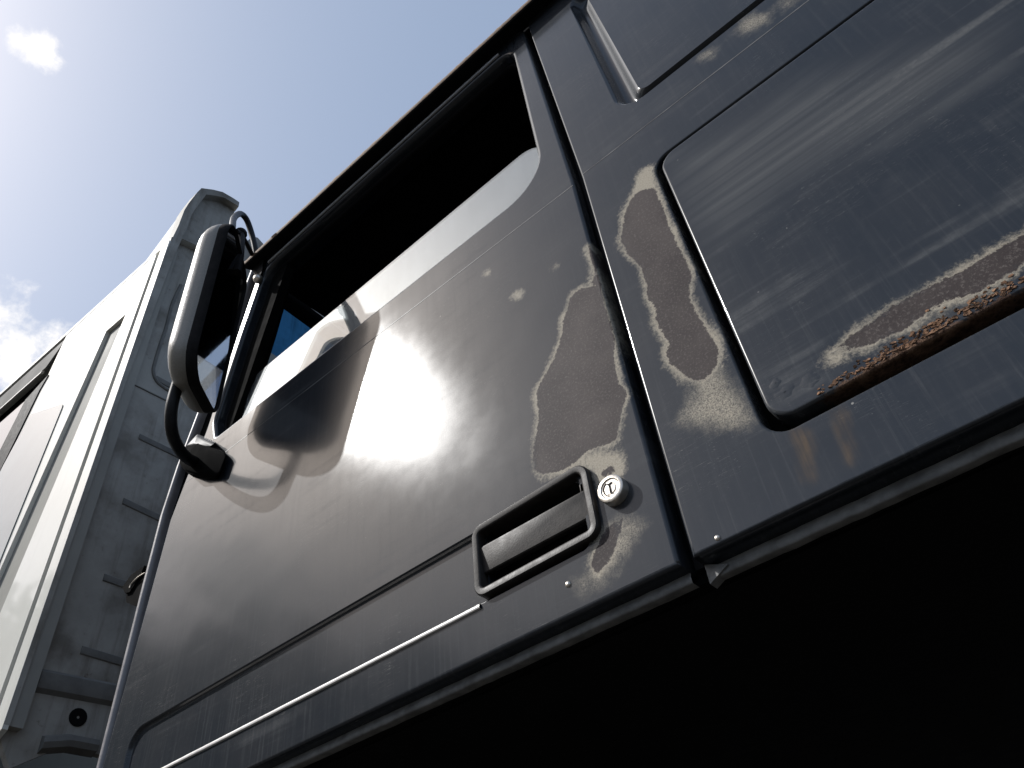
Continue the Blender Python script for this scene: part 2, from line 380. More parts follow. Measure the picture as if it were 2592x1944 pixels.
def round_poly(pts, radii, seg=7):
    out = []; n = len(pts)
    for i in range(n):
        p = np.array(pts[i], float); a = np.array(pts[i - 1], float) - p; b = np.array(pts[(i + 1) % n], float) - p
        r = radii[i] if isinstance(radii, (list, tuple)) else radii
        la, lb = np.linalg.norm(a), np.linalg.norm(b); a /= la; b /= lb
        ang = math.acos(max(-1, min(1, a @ b)))
        if r <= 0 or ang > 3.05: out.append(p); continue
        t = min(r / math.tan(ang / 2), 0.48 * la, 0.48 * lb); rr = t * math.tan(ang / 2)
        bis = (a + b) / np.linalg.norm(a + b); c = p + bis * rr / math.sin(ang / 2)
        v0, v1 = p + a * t - c, p + b * t - c
        th = math.acos(max(-1, min(1, (v0 @ v1) / (np.linalg.norm(v0) * np.linalg.norm(v1)))))
        for k in range(seg + 1):
            s = k / seg; out.append(c + (v0 * math.sin((1 - s) * th) + v1 * math.sin(s * th)) / math.sin(th))
    return np.array(out)

def resample(loop, step):
    out = []; n = len(loop)
    for i in range(n):
        a, b = loop[i], loop[(i + 1) % n]; L_ = np.linalg.norm(b - a)
        if L_ < 1e-7: continue
        k = max(1, int(math.ceil(L_ / step)))
        for j in range(k): out.append(a + (b - a) * j / k)
    return np.array(out)

def area(loop):
    x, z = loop[:, 0], loop[:, 1]; return 0.5 * np.sum(x * np.roll(z, -1) - np.roll(x, -1) * z)

def offset(loop, o):
    """offset outward by o"""
    L_ = loop if area(loop) > 0 else loop[::-1]
    d1 = L_ - np.roll(L_, 1, 0); d2 = np.roll(L_, -1, 0) - L_
    d1 /= np.linalg.norm(d1, axis=1)[:, None]; d2 /= np.linalg.norm(d2, axis=1)[:, None]
    n1 = np.stack([d1[:, 1], -d1[:, 0]], 1); n2 = np.stack([d2[:, 1], -d2[:, 0]], 1)
    m = n1 + n2; m /= np.maximum(1e-9, np.linalg.norm(m, axis=1))[:, None]
    k = 1 / np.maximum(0.5, np.sum(m * n1, axis=1))
    r = L_ + m * (o * k)[:, None]
    return r if area(loop) > 0 else r[::-1]

def inside(loop, P):
    x, z = P[:, 0], P[:, 1]; res = np.zeros(len(P), bool); n = len(loop)
    for i in range(n):
        a, b = loop[i], loop[(i + 1) % n]
        c = ((a[1] > z) != (b[1] > z))
        with np.errstate(divide='ignore', invalid='ignore'):
            xi = (b[0] - a[0]) * (z - a[1]) / (b[1] - a[1]) + a[0]
        res ^= c & (x < xi)
    return res

def sdf(loop, P):
    d = np.full(len(P), 1e9); n = len(loop)
    for i in range(n):
        a, b = loop[i], loop[(i + 1) % n]; ab = b - a
        t = np.clip(((P - a) @ ab) / max(1e-12, ab @ ab), 0, 1)
        d = np.minimum(d, np.linalg.norm(P - (a + t[:, None] * ab), axis=1))
    return np.where(inside(loop, P), -d, d)

class Skin:
    """sheet metal: triangulated sheets plus lofted edges, in flank coordinates"""
    def __init__(self): self.p = []; self.f = []
    def sheet(self, outer, holes=(), depth=0.0, step=0.012, dfun=None):
        loops = [resample(outer, step)] + [resample(h, step) for h in holes]
        pts = np.concatenate(loops); edges = []; k = 0
        for l in loops:
            n = len(l); edges += [(k + i, k + (i + 1) % n) for i in range(n)]; k += n
        x0, z0 = outer.min(0); x1, z1 = outer.max(0)
        gx, gz = np.meshgrid(np.arange(x0 + step / 2, x1, step), np.arange(z0 + step / 2, z1, step))
        gx[1::2] += step * 0.5
        G = np.stack([gx.ravel(), gz.ravel()], 1)
        keep = inside(outer, G)
        for h in holes: keep &= ~inside(h, G)
        G = G[keep]
        dmin = np.full(len(G), 1e9)
        for i in range(0, len(pts), 200): dmin = np.minimum(dmin, np.linalg.norm(G[:, None] - pts[None, i:i + 200], axis=2).min(1)) if len(G) else dmin
        G = G[dmin > step * 0.55]
        allp = np.concatenate([pts, G])
        r = delaunay_2d_cdt([Vector(p) for p in allp], edges, [], 0, 1e-6)
        V = np.array([tuple(v) for v in r[0]]); F = np.array([f for f in r[2] if len(f) == 3])
        C = V[F].mean(1); ok = inside(loops[0], C)
        for h in loops[1:]: ok &= ~inside(h, C)
        F = F[ok]; base = len(self.p)
        dd = dfun(V) if dfun else np.full(len(V), depth)
        self.p += [(a, b, c) for (a, b), c in zip(V, dd)]
        a2 = (V[F[:, 1]] - V[F[:, 0]]); b2 = (V[F[:, 2]] - V[F[:, 0]])
        flip = (a2[:, 0] * b2[:, 1] - a2[:, 1] * b2[:, 0]) < 0
        F[flip] = F[flip][:, ::-1]; self.f += [tuple(f + base) for f in F]
        return self
    def edge(self, loop, prof, step=0.012, closed=True):
        """prof: list of (offset outward, depth)"""
        l = resample(loop, step); rings = []
        for o, d in prof:
            q = offset(l, o) if abs(o) > 1e-9 else l; rings.append([(a, b, d) for a, b in q])
        n = len(l); base = len(self.p)
        self.p += [p for r in rings for p in r]
        sgn = (area(l) > 0) == (prof[-1][0] - prof[0][0] > -1e-9)
        for i in range(len(rings) - 1):
            for k in range(n if closed else n - 1):
                a, b = base + i * n + k, base + i * n + (k + 1) % n
                q = (a, a + n, b + n, b); self.f.append(q if sgn else q[::-1])
        return self
    def obj(self, name, mat, parent, wear=None, extra=None, sharp=40):
        P = np.array(self.p); vs = [W(a, b, c) for a, b, c in P]; fs = list(self.f)
        at = None
        if wear is not None:
            Q = P[:, :2]; big = np.full(len(Q), 1.0)
            core, rim, rust = big.copy(), big.copy(), big.copy()
            for l, w in wear.get('core', ()): s = sdf(l, Q); core = np.minimum(core, s); rim = np.minimum(rim, s - w)
            for l in wear.get('rim', ()): rim = np.minimum(rim, sdf(l, Q))
            for l in wear.get('rust', ()): rust = np.minimum(rust, sdf(l, Q))
            bloom = big.copy()
            for l in wear.get('bloom', ()): bloom = np.minimum(bloom, sdf(l, Q))
            hzat = big.copy()
            for l in wear.get('haze', ()): hzat = np.minimum(hzat, sdf(l, Q))
            stain = big.copy()
            for l in wear.get('stain', ()): stain = np.minimum(stain, sdf(l, Q))
            at = dict(core=core, rim=rim, rust=rust, bloom=bloom, stain=stain, hazed=hzat)
        o = make_obj(name, vs, fs, mat, None, True, attrs=at)
        o.data.set_sharp_from_angle(angle=math.radians(sharp))
        return attach(o, parent)

def quarter(r, wall, out=1, d0=0.0, n=6):
    """rounded edge: radius r then a wall going to depth `wall`"""
    pr = [(out * r * math.sin(i / n * math.pi / 2), d0 + r - r * math.cos(i / n * math.pi / 2)) for i in range(n + 1)]
    return pr + [(out * r, d0 + wall)]

def px(o, fa, pts, d=0.0):
    """points traced on the flank: photograph pixels -> flank plane at depth d"""
    out = []
    for a, b in pts:
        r = RW @ np.array([(o[0] + a / fa - CX) / FPX, (o[1] + b / fa - CY) / FPX, 1.0])
        r = r * ((D + d) / r[1]); out.append((r[0], r[2]))
    return np.array(out)

# ------------------------------------------------------------------ ground
def ground():
    n = 40; vs, fs = [], []
    for i in range(n + 1):
        for j in range(n + 1):
            x = (i / n - .5) * 2; y = (j / n - .5) * 2
            vs.append((math.copysign(abs(x) ** 2.2, x) * 900, math.copysign(abs(y) ** 2.2, y) * 900, 0))
    for i in range(n):
        for j in range(n): a = i * (n + 1) + j; fs.append((a, a + n + 1, a + n + 2, a + 1))
    make_obj('ground', vs, fs, 'yard_gravel', kind='structure')
ground()

# ------------------------------------------------------------------ dark truck
truck = make_empty('truck', (-0.3, 1.1, 0.0), 'dark blue-black truck cab with peeling clear coat and half-open door window', 'truck')

ZB = 0.366     # where the flank rolls under
# ---- door
door_loop = round_poly([(-1.346, ZB), (-0.2745, ZB), (-0.2725, 1.02), (-0.2895, 1.632), (-1.150, 1.632), (-1.199, 1.395), (-1.244, 1.13),
                        (-1.284, 1.03), (-1.310, 0.94), (-1.338, 0.48)], [0, 0, 0, .012, .05, .3, .2, .1, .05, .2])
win_loop = round_poly([(-1.205, 1.083), (-0.310, 1.085), (-0.312, 1.60), (-1.135, 1.603), (-1.183, 1.395), (-1.228, 1.15)],
                      [.02, .085, .05, .06, .3, .06], 9)
rec_loop = round_poly([(-1.272, 0.418), (-0.36, 0.424), (-0.36, 0.521), (-1.272, 0.514)], [.012, .012, .012, .035], 8)
LKX, LKZ = -0.3185, 0.4715
cup_loop = round_poly([(-0.508, .440), (-0.357, .444), (-0.357, .516), (-0.508, .513)], .012, 6)

Z1 = ((864, 648), 2.5602); Z2 = ((1150, 1150), 3.687); Z3 = ((1500, 380), 2.155); Z4 = ((1728, 648), 2.5602)
core_door = px(*Z1, [(1640, 70), (1628, 190), (1540, 220), (1480, 270), (1475, 320), (1440, 400), (1430, 520), (1390, 640), (1310, 790), (1270, 880), (1270, 960),
                     (1280, 1050), (1255, 1180), (1240, 1380), (1300, 1415), (1440, 1390), (1530, 1330), (1600, 1260), (1700, 1220), (1790, 1190),
                     (1825, 960), (1850, 900), (1800, 820), (1780, 720), (1765, 540), (1715, 340), (1680, 190), (1650, 70)])
tip_door = px(*Z1, [(1590, -60), (1610, -70), (1650, 0), (1660, 100), (1640, 110), (1628, 30)])
core_up = px(*Z2, [(1350, 130), (1470, 80), (1500, 190), (1390, 230)])
core_low = px(*Z2, [(1410, 690), (1570, 590), (1550, 760), (1420, 1030), (1320, 1120), (1270, 1030), (1330, 850)])
rim_door = [px(*Z2, [(1130, 60), (1330, -40), (1560, 0), (1590, 130), (1540, 230), (1400, 240), (1350, 330), (1270, 150), (1190, 90)]),
            px(*Z2, [(1385, 640), (1560, 590), (1750, 650), (1700, 800), (1560, 1000), (1400, 1180), (1200, 1290), (1100, 1220), (1250, 1100), (1290, 960), (1330, 800)])]
smear = [px(*Z1, [(905, 880), (925, 850), (915, 890)]), px(*Z1, [(1095, 270), (1130, 220), (1180, 235), (1180, 265), (1140, 275)]), px(*Z1, [(920, 105), (960, 92), (975, 110), (940, 122)]),
         px(*Z1, [(1365, 70), (1385, 52), (1403, 68), (1385, 90)])]
wear_door = dict(core=[(core_door, .0048), (tip_door, .003), (core_up, .004), (core_low, .004)], rim=rim_door[:1], bloom=rim_door[1:])
wear_door['rim'] += [offset(s, -.001) for s in smear[1:]]

sk = Skin()
sk.sheet(door_loop, [win_loop, rec_loop, round_poly([(LKX - .011, LKZ - .011), (LKX + .011, LKZ - .011), (LKX + .011, LKZ + .011), (LKX - .011, LKZ + .011)], .0109, 5)], step=0.011)
sk.edge(door_loop, quarter(.005, .032))
sk.edge(win_loop, [(0, 0), (-.0025, .0004), (-.0048, .0016), (-.0068, .0040), (-.0080, .0075), (-.0086, .012), (-.0100, .026)])
rd = .007
sk.edge(rec_loop, [(0, 0), (-.001, .0005), (-.002, .002), (-.003, rd - .002), (-.004, rd - .0006), (-.005, rd)])
sk.sheet(offset(resample(rec_loop, .011), -.005), [cup_loop], depth=rd, step=0.011)
sk.edge(cup_loop, [(0, rd), (-.002, rd + .03)])
sk.edge(cup_loop, [(-.002, rd + .03), (-.03, rd + .031)])
door = sk.obj('door', 'worn_paint', truck, wear_door)

def sweep_x(name, mat, parent, prof, x0, x1, n=60, wob=0.0, seed=1):
    """prof: (z, depth) list swept along x"""
    rnd = random.Random(seed); m = MB(); rings = []
    for i in range(n + 1):
        x = x0 + (x1 - x0) * i / n; j = wob * (rnd.random() - .5)
        rings.append([W(x, z + j, d + j * .4) for z, d in prof])
    m.loft(rings, closed=False)
    o = make_obj(name, m.v, m.f, mat, None, True); o.data.set_sharp_from_angle(angle=math.radians(50))
    return attach(o, parent)
lip = [(ZB, 0), (ZB - .0015, .0006), (ZB - .0038, .003), (ZB - .0052, .007), (ZB - .0060, .016), (ZB - .0064, .0185), (ZB - .0085, .0182), (ZB - .012, .0165), (ZB - .0165, .0165), (ZB - .018, .018), (ZB - .0178, .03)]
sweep_x('door_hem', 'plain_paint', door, lip[:6], -1.346, -0.2695, 90, .0004, 3)
sweep_x('door_sill', 'sill_paint', door, lip[5:], -1.346, -0.2695, 90, .0008, 3)

# ---- window seal, glass
seal = Skin(); seal.edge(win_loop, [(-.0106, .021), (-.014, .0205), (-.0165, .0225), (-.0178, .0265), (-.0175, .034), (-.004, .06)])
so = seal.obj('window_seal', 'black_rubber', door)
fr = Skin()
front_inner = round_poly([(-1.19, 1.06), (-1.165, 1.06), (-1.168, 1.22), (-1.13, 1.40), (-1.085, 1.66), (-1.115, 1.66), (-1.165, 1.42), (-1.215, 1.16)], .01, 3)
fr.sheet(front_inner, depth=.033, step=.02); fr.edge(front_inner, [(0, .033), (.001, .06)])
fr.obj('glass_channel', 'rough_black', door)
sweep_x('window_trim_or_highlight', 'frame_highlight', door, [(1.6065 + a, b) for a, b in ((.0040, .001), (.0038, -.0040), (.0030, -.0046), (-.0024, -.0046), (-.0034, -.0040), (-.0038, -.001))], -1.118, -.350, 60, .0002, 12)  # pale strip added as the painted highlight along the top of the frame
GY = .028
glass_loop = round_poly([(-1.166, 1.00), (-0.30, 1.00), (-0.328, 1.279), (-1.148, 1.264), (-1.164, 1.21)], [0, 0, .052, .012, .02], 10)
gs = Skin(); gs.sheet(glass_loop, depth=GY, step=.03); gs.edge(glass_loop, [(0, GY), (.0008, GY + .0006), (.0012, GY + .0022), (0, GY + .004)]); gs.sheet(glass_loop, depth=GY + .004, step=.05)
gs.p = [(a, b, c + (b - 1.08) * .055) for a, b, c in gs.p]       # the pane leans slightly inwards
glass = gs.obj('window_glass', 'dusty_glass', door)

sweep_x('sheen_strip', 'sheen_pale', door, [(.4205 + a, b) for a, b in ((.0040, .003), (.0038, -.0006), (.0022, -.0024), (0, -.0030), (-.0017, -.0024), (-.0027, .0004))], -1.262, -.5175, 70, .0002, 11)  # pale strip added: the sheen of the recess's lower step, put into colour
# ---- handle
ho = round_poly([(-.5205, .427), (-.3435, .430), (-.3430, .527), (-.5185, .521)], [.016, .016, .018, .016], 8)
hi = offset(resample(ho, .012), -.0105)
hk = Skin(); pr = -.0075
hk.edge(ho, [(0, .008), (0, pr + .003), (-.0006, pr + .0012), (-.002, pr), (-.008, pr), (-.0098, pr + .0008), (-.0105, pr + .002), (-.0105, .024)])
hk.sheet(hi, depth=.024, step=.02)
housing = hk.obj('handle_housing', 'handle_plastic', door)
m = MB()      # grip flap: slanted bar
g0, g1 = -.5115, -.3535
rings = []
for x in (g0, g0 + .002, g1 - .002, g1):
    e = .0015 if x in (g0, g1) else 0
    rings.append([W(x, .4895 - e, -.0040 + e), W(x, .4920 - e, -.0030), W(x, .4930 - e, .0005), W(x, .4900 - e, .012), W(x, .466 + e, .016), W(x, .4600 + e, .010), W(x, .4590 + e, .0020), W(x, .4605 + e, .0004 + e)])
m.loft(rings); m.f.append(tuple(range(8))); m.f.append(tuple(24 + i for i in range(7, -1, -1)))
attach(m.obj('handle_grip', 'handle_plastic', None), door)
m = MB().box(-.362, -.3545, .000, .022, .492 + H, .506 + H, .002)
attach(m.obj('grip_hinge', 'handle_plastic', None), door)

# ---- lock
def lathe_y(prof, cx, cz, n=36):
    m = MB(); rings = []
    for r, d in prof: rings.append([W(cx + r * math.cos(2 * math.pi * k / n), cz + r * math.sin(2 * math.pi * k / n), d) for k in range(n)])
    m.loft(rings); return m
lm = lathe_y([(.0165, .004), (.0165, -.009), (.0160, -.0105), (.0148, -.0113), (.0120, -.0113), (.0112, -.0106), (.0108, -.0100), (.0072, -.0100), (.0066, -.0108), (.0010, -.0110)], LKX, LKZ)
lock = attach(lm.obj('door_lock', 'lock_metal', None), door)
m = MB()
c = [(-.0008, -.0060), (.0011, -.0060), (.0012, .0036), (.0040, .0050), (.0036, .0064), (.0006, .0056), (-.0024, .0060), (-.0026, .0048), (-.0008, .0038), (-.0007, .0)]
m.add([W(LKX + a, LKZ + b, -.0116) for a, b in c] + [W(LKX + a, LKZ + b, -.0100) for a, b in c], [tuple(range(10))] + [(i, (i + 1) % 10, (i + 1) % 10 + 10, i + 10) for i in range(10)])
kh = make_obj('keyhole', m.v, m.f, 'black_plastic'); attach(kh, door)
pts = [W(LKX + .0086 * math.cos(a), LKZ + .0086 * math.sin(a), -.0102) for a in np.linspace(2.0, 4.4, 12)]
attach(MB().tube(pts, .0007, 6, sub=0).obj('lock_ring', 'black_plastic', None), door)
# small rivet on the door and dirt straw in the handle
riv = lathe_y([(.0036, .001), (.0034, -.0006), (.0024, -.0018), (.0010, -.0023)], *px(*Z2, [(1062, 1213)])[0], 16)
riv.f.append(tuple(range(48, 64))); attach(riv.obj('rivet', 'lock_metal', None), door)
riv = lathe_y([(.0030, .001), (.0028, -.0006), (.0020, -.0015), (.0008, -.0019)], *px((1728, 1296), 2.56, [(225, 168)])[0], 16)
riv.f.append(tuple(range(48, 64))); attach(riv.obj('rivet', 'lock_metal', None), truck)

# ---- rear flank panel with embossed field, locker hatch
X1 = 0.95
rear_loop = round_poly([(-0.252, ZB), (X1, ZB), (X1, 1.632), (-0.268, 1.632), (-0.249, 1.02)], [0, .02, .02, .01, 0])
hatch_hole = round_poly([(-0.1510, .4365), (.62, .4365), (.62, .9410), (-0.1500, .9410)], .030, 9)
emb_loop = round_poly([(-0.163, 1.098), (.60, 1.100), (.60, 1.575), (-0.176, 1.575)], [.05, .03, .03, .03], 12)
core_rear = px(*Z3, [(250, 225), (340, 200), (370, 290), (410, 400), (450, 490), (500, 590), (550, 680), (530, 780), (560, 880), (620, 960), (670, 1040), (700, 1110), (660, 1200),
                     (580, 1275), (500, 1230), (420, 1160), (400, 1100), (430, 1050), (380, 1000), (345, 930), (350, 850), (300, 810), (280, 700), (265, 640), (200, 570), (150, 500),
                     (160, 430), (180, 330), (215, 250)])
rim_rear = [px(*Z3, [(335, 60), (240, 110), (205, 240), (350, 210)]), px(*Z3, [(540, 1290), (690, 1190), (770, 1270), (850, 1420), (862, 1500), (700, 1540), (560, 1520), (480, 1470), (520, 1380)]),
            px((1728, 0), 2.56, [(345, 190), (400, 110), (560, 75), (540, 150), (420, 210)]), px((1728, 0), 2.56, [(90, 390), (150, 330), (235, 310), (190, 370)]),
            px((1728, 0), 2.56, [(600, 20), (700, -20), (760, 0), (690, 60)])]
wear_rear = dict(core=[(core_rear, .0050)], rim=rim_rear[:1], bloom=rim_rear[1:],
                 stain=[px(*Z4, [(700, 1130), (820, 1120), (850, 1250), (860, 1480), (790, 1500), (740, 1300)]), px(*Z4, [(960, 1000), (1060, 990), (1110, 1200), (1140, 1340), (1060, 1380), (1000, 1180)])])
rk = Skin(); rk.sheet(rear_loop, [hatch_hole, emb_loop], step=.011)
rk.edge(rear_loop, quarter(.0035, .03))
rk.edge(hatch_hole, quarter(.003, .03, -1))
def emb_profile():
    return [(0, 0), (-.002, .0006), (-.005, .004), (-.008, .009), (-.010, .0105), (-.013, .0112), (-.0155, .0095), (-.018, .006), (-.0195, .0040), (-.0215, .003)]
# the valley is wider on the left side than below: loft between two hand-placed loops
emb_in = round_poly([(-0.121, 1.120), (.58, 1.120), (.58, 1.545), (-0.138, 1.545)], [.018, .03, .03, .03], 12)
la = resample(emb_loop, .011)
def pair(lo, li, n=360):
    def arc(l):
        d = np.linalg.norm(np.roll(l, -1, 0) - l, axis=1); return np.concatenate([[0], np.cumsum(d)])
    def samp(l, keys):
        s = arc(l); l2 = np.vstack([l, l[:1]]); return np.stack([np.interp(keys * s[-1], s, l2[:, 0]), np.interp(keys * s[-1], s, l2[:, 1])], 1)
    k = np.arange(n) / n; return samp(lo, k), samp(li, k)
A_, B_ = [], []
# corner-matched pairing: both loops come from the same rounded polygon recipe
A_, B_ = emb_loop, emb_in
def densify(A, B, step=.02):
    a2, b2 = [], []
    for i in range(len(A)):
        j = (i + 1) % len(A); k = max(1, int(np.linalg.norm(A[j] - A[i]) / step))
        for q in range(k): a2.append(A[i] + (A[j] - A[i]) * q / k); b2.append(B[i] + (B[j] - B[i]) * q / k)
    return np.array(a2), np.array(b2)
A_, B_ = densify(A_, B_)
base = len(rk.p); prof = [(0, 0), (.06, .0010), (.14, .005), (.26, .0135), (.35, .0170), (.42, .0182), (.58, .0178), (.68, .0160), (.76, .0120), (.83, .0085), (.89, .0060), (.95, .0042), (1.0, .003)]
for t, d in prof: rk.p += [(p[0], p[1], d) for p in (A_ + (B_ - A_) * t)]
n_ = len(A_)
for i in range(len(prof) - 1):
    for k in range(n_): a, b2 = base + i * n_ + k, base + i * n_ + (k + 1) % n_; rk.f.append((b2, b2 + n_, a + n_, a))
rk.sheet(emb_in, depth=.003, step=.02)
rear = rk.obj('rear_panel', 'worn_paint', truck, wear_rear, sharp=30)
lip2 = [(ZB, 0), (ZB - .0015, .0006), (ZB - .0038, .003), (ZB - .0052, .008), (ZB - .0062, .022), (ZB - .0068, .0250), (ZB - .009, .0248), (ZB - .012, .0230), (ZB - .0185, .0225), (ZB - .020, .024), (ZB - .0198, .034)]
sweep_x('rear_hem', 'plain_paint', rear, lip2[:6], -0.250, X1, 90, .0004, 5)
sweep_x('rear_sill', 'sill_paint', rear, lip2[5:], -0.250, X1, 90, .0012, 5)
m = MB(); tri = [(-.2545, ZB - .004), (-.2545, ZB - .0245), (-.232, ZB - .0135)]; m.add([W(a, b, .020) for a, b in tri] + [W(a, b, .034) for a, b in tri], [(0, 1, 2), (3, 5, 4), (0, 3, 4, 1), (1, 4, 5, 2), (2, 5, 3, 0)])
attach(make_obj('sill_end', m.v, m.f, 'sill_paint'), rear)
# belt bead along the flank; its bright line is a highlight put into the colour
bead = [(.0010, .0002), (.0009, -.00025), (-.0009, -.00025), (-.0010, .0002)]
sweep_x('belt_bead', 'pale_edge', rear, [(1.0265 + a, b) for a, b in bead], -0.249, X1, 60, .0002, 8)
sweep_x('belt_bead', 'pale_edge', door, [(1.0185 + a, b) for a, b in bead], -1.285, -0.270, 60, .0002, 9)

hat_loop = round_poly([(-0.1340, .4565), (.60, .4565), (.60, .9290), (-0.1335, .9290)], .022, 9)
core_h = px(*Z4, [(1000, 612), (1170, 470), (1350, 345), (1550, 235), (1900, 55), (2212, -130), (2420, -250), (2400, -60), (2212, 50), (2150, 110), (1960, 225), (1850, 265), (1720, 300), (1560, 385), (1480, 465), (1300, 560), (1100, 622), (1030, 640)])
rim_h = [px(*Z4, [(1500, 470), (1560, 360), (1720, 270), (1860, 235), (1960, 215), (1800, 310), (1640, 400)]), px(*Z4, [(930, 690), (970, 610), (1080, 620), (1050, 680), (990, 700)]),
         px(*Z4, [(2212, 20), (2212, 90), (1960, 250), (1930, 225)])]
rust_h = [px(*Z4, [(880, 955), (1000, 850), (1200, 730), (1450, 590), (1700, 465), (2000, 325), (2212, 215), (2400, 110), (2420, 180), (2212, 320), (1700, 585), (1300, 790), (1050, 930), (800, 1040)])]
hk2 = Skin(); hk2.sheet(hat_loop, depth=-.002, step=.011); hk2.edge(hat_loop, quarter(.004, .03, 1, -.002))
hatch = hk2.obj('locker_hatch', 'hatch_paint', truck, dict(core=[(core_h, .0034)], rim=rim_h[1:], bloom=rim_h[:1], rust=rust_h, haze=[px((0, 0), .8534, [(1440, 350), (1700, 190), (2000, 70), (2212, 20), (2212, 150), (1950, 300), (1700, 420), (1560, 540), (1490, 500)])]))

rs = random.Random(5); m = MB()
r0, r1 = px(*Z4, [(900, 960)])[0], px(*Z4, [(2420, 150)])[0]
for k in range(300):
    t = rs.random() ** .8; x = r0[0] + (r1[0] - r0[0]) * t; z = .4575 + abs(rs.gauss(0, .0060)) * (.45 + .55 * min(1, t * 2.2)); w = rs.uniform(.0007, .0019)
    q = [rs.uniform(.6, 1.3) for _ in range(5)]; a0 = rs.uniform(0, 6.28); lift = rs.uniform(.0002, .0009); tx, tz_ = rs.uniform(-.5, .5), rs.uniform(-.5, .5)
    ring = [(x + w * q[i_] * 1.6 * math.cos(a0 + i_ * 1.2566), z + w * q[i_] * math.sin(a0 + i_ * 1.2566)) for i_ in range(5)]
    up_ = [W(a, b_, -.002 - lift + tx * (a - x) + tz_ * (b_ - z)) for a, b_ in ring]; dn_ = [W(a, b_, -.001) for a, b_ in ring]
    m.add(up_ + dn_, [(0, 1, 2, 3, 4)] + [(i_, i_ + 5, (i_ + 1) % 5 + 5, (i_ + 1) % 5) for i_ in range(5)])
sc_ = attach(m.obj('rust_scale', 'rust_flake', None, smooth=False), hatch); sc_['kind'] = 'stuff'
m = MB()
for k in range(15):
    a, b_ = px(*Z4, [(rs.uniform(490, 860), rs.uniform(790, 1030))])[0]; r_ = rs.uniform(.003, .010); wob_ = [rs.uniform(.6, 1.25) for _ in range(12)]
    if b_ < .472 or a < -.120: continue
    m.loft([[W(a + r_ * f_ * wob_[i_] * math.cos(i_ * .5236) * 1.3, b_ + r_ * f_ * wob_[i_] * math.sin(i_ * .5236), -.0018 - h_ * .6) for i_ in range(12)] for f_, h_ in ((1, 0), (.8, .0005), (.5, .0009), (.1, .0010))])
attach(m.obj('paint_blister', 'plain_paint', None), hatch)['kind'] = 'stuff'

# ---- cab shell behind the skins (black cavity), roof, gutter, floor
def part(name, m, mat, parent=truck, **kw): return attach(m.obj(name, mat, None, **kw), parent)
YF = 2.2
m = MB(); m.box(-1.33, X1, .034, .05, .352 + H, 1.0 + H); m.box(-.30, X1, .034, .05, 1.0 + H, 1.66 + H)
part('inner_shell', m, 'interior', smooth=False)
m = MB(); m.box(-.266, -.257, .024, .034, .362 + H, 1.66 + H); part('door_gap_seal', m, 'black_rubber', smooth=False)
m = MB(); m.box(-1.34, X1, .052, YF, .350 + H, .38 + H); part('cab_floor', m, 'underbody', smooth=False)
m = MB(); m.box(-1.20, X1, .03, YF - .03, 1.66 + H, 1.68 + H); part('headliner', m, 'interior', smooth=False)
m = MB(); m.box(X1 - .03, X1, .05, YF - .05, .36 + H, 1.66 + H); part('rear_wall', m, 'plain_paint', smooth=False)
m = MB(); m.box(-1.30, X1, YF - .05, YF, .33 + H, 1.68 + H, .01); part('far_side', m, 'plain_paint', smooth=False)
# roof skin with rounded shoulder
rings = []
for i in range(41):
    x = -1.19 + (X1 + 1.19) * i / 40
    rings.append([W(x, 1.640, .0), W(x, 1.66, .004), W(x, 1.69, .02), W(x, 1.715, .06), W(x, 1.735, .14), W(x, 1.75, .5), W(x, 1.755, 1.1), W(x, 1.75, 1.7), W(x, 1.72, 2.12), W(x, 1.64, YF)])
roof = part('roof', MB().loft(rings, False), 'plain_paint')
# drip gutter: outward shelf, dark underneath, with a crusty edge
def gutter(name, mat, prof, wob, seed):
    rnd = random.Random(seed); rings = []; n = 260
    for i in range(n + 1):
        x = -1.185 + (X1 + 1.185) * i / n; j = wob * (rnd.random() ** 3)
        rings.append([W(x, z + (j if k_ else 0), d) for z, d, k_ in prof])
    return part(name, MB().loft(rings, False), mat, roof)
gutter('drip_gutter', 'tube_black', [(1.634, .002, 0), (1.632, -.004, 0), (1.622, -.024, 0), (1.619, -.031, 0), (1.622, -.034, 0), (1.628, -.0345, 0), (1.632, -.031, 0), (1.640, -.004, 0)], .0, 1)
gutter('gutter_edge', 'rust_edge', [(1.6205, -.0342, 0), (1.6225, -.0352, 0), (1.6285, -.0360, 1), (1.6315, -.0345, 1), (1.6300, -.0310, 0)], .0035, 2)
# top frame strip of the door behind the gutter
m = MB().box(-1.19, X1, .006, .03, 1.620 + H, 1.645 + H); part('roof_seal', m, 'black_rubber', smooth=False)

# ---- front corner, pillar, windscreen, front panel
path = [(-1.372, .10), (-1.371, .48), (-1.372, .80), (-1.370, .98), (-1.352, 1.10), (-1.325, 1.20), (-1.285, 1.36), (-1.235, 1.56), (-1.205, 1.68)]
def dense(p, k=8):
    out = []
    for i in range(len(p) - 1):
        for j in range(k): t = j / k; out.append(tuple(np.array(p[i]) * (1 - t) + np.array(p[i + 1]) * t))
    return out + [p[-1]]
rings = []
for x, z in dense(path):
    rings.append([W(x + a, z, b) for a, b in ((.012, .03), (.012, .012), (.011, .0075), (.008, .0042), (.004, .003), (-.001, .0042), (-.005, .0075), (-.008, .012), (-.0095, .019), (-.0105, .03), (-.012, .06), (-.013, .10))])
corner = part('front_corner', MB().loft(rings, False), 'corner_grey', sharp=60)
rings = []
for x, z in dense(path): rings.append([W(x + .010, z, .022), W(x + .16, z, .022), W(x + .16, z, .045), W(x + .010, z, .045)])
part('pillar_liner', MB().loft(rings), 'rough_black')
m = MB(); m.add([W(-1.392, .10, .10), W(-1.392, .10, 2.1), W(-1.392, .98, 2.1), W(-1.392, .98, .10)], [(0, 1, 2, 3)])
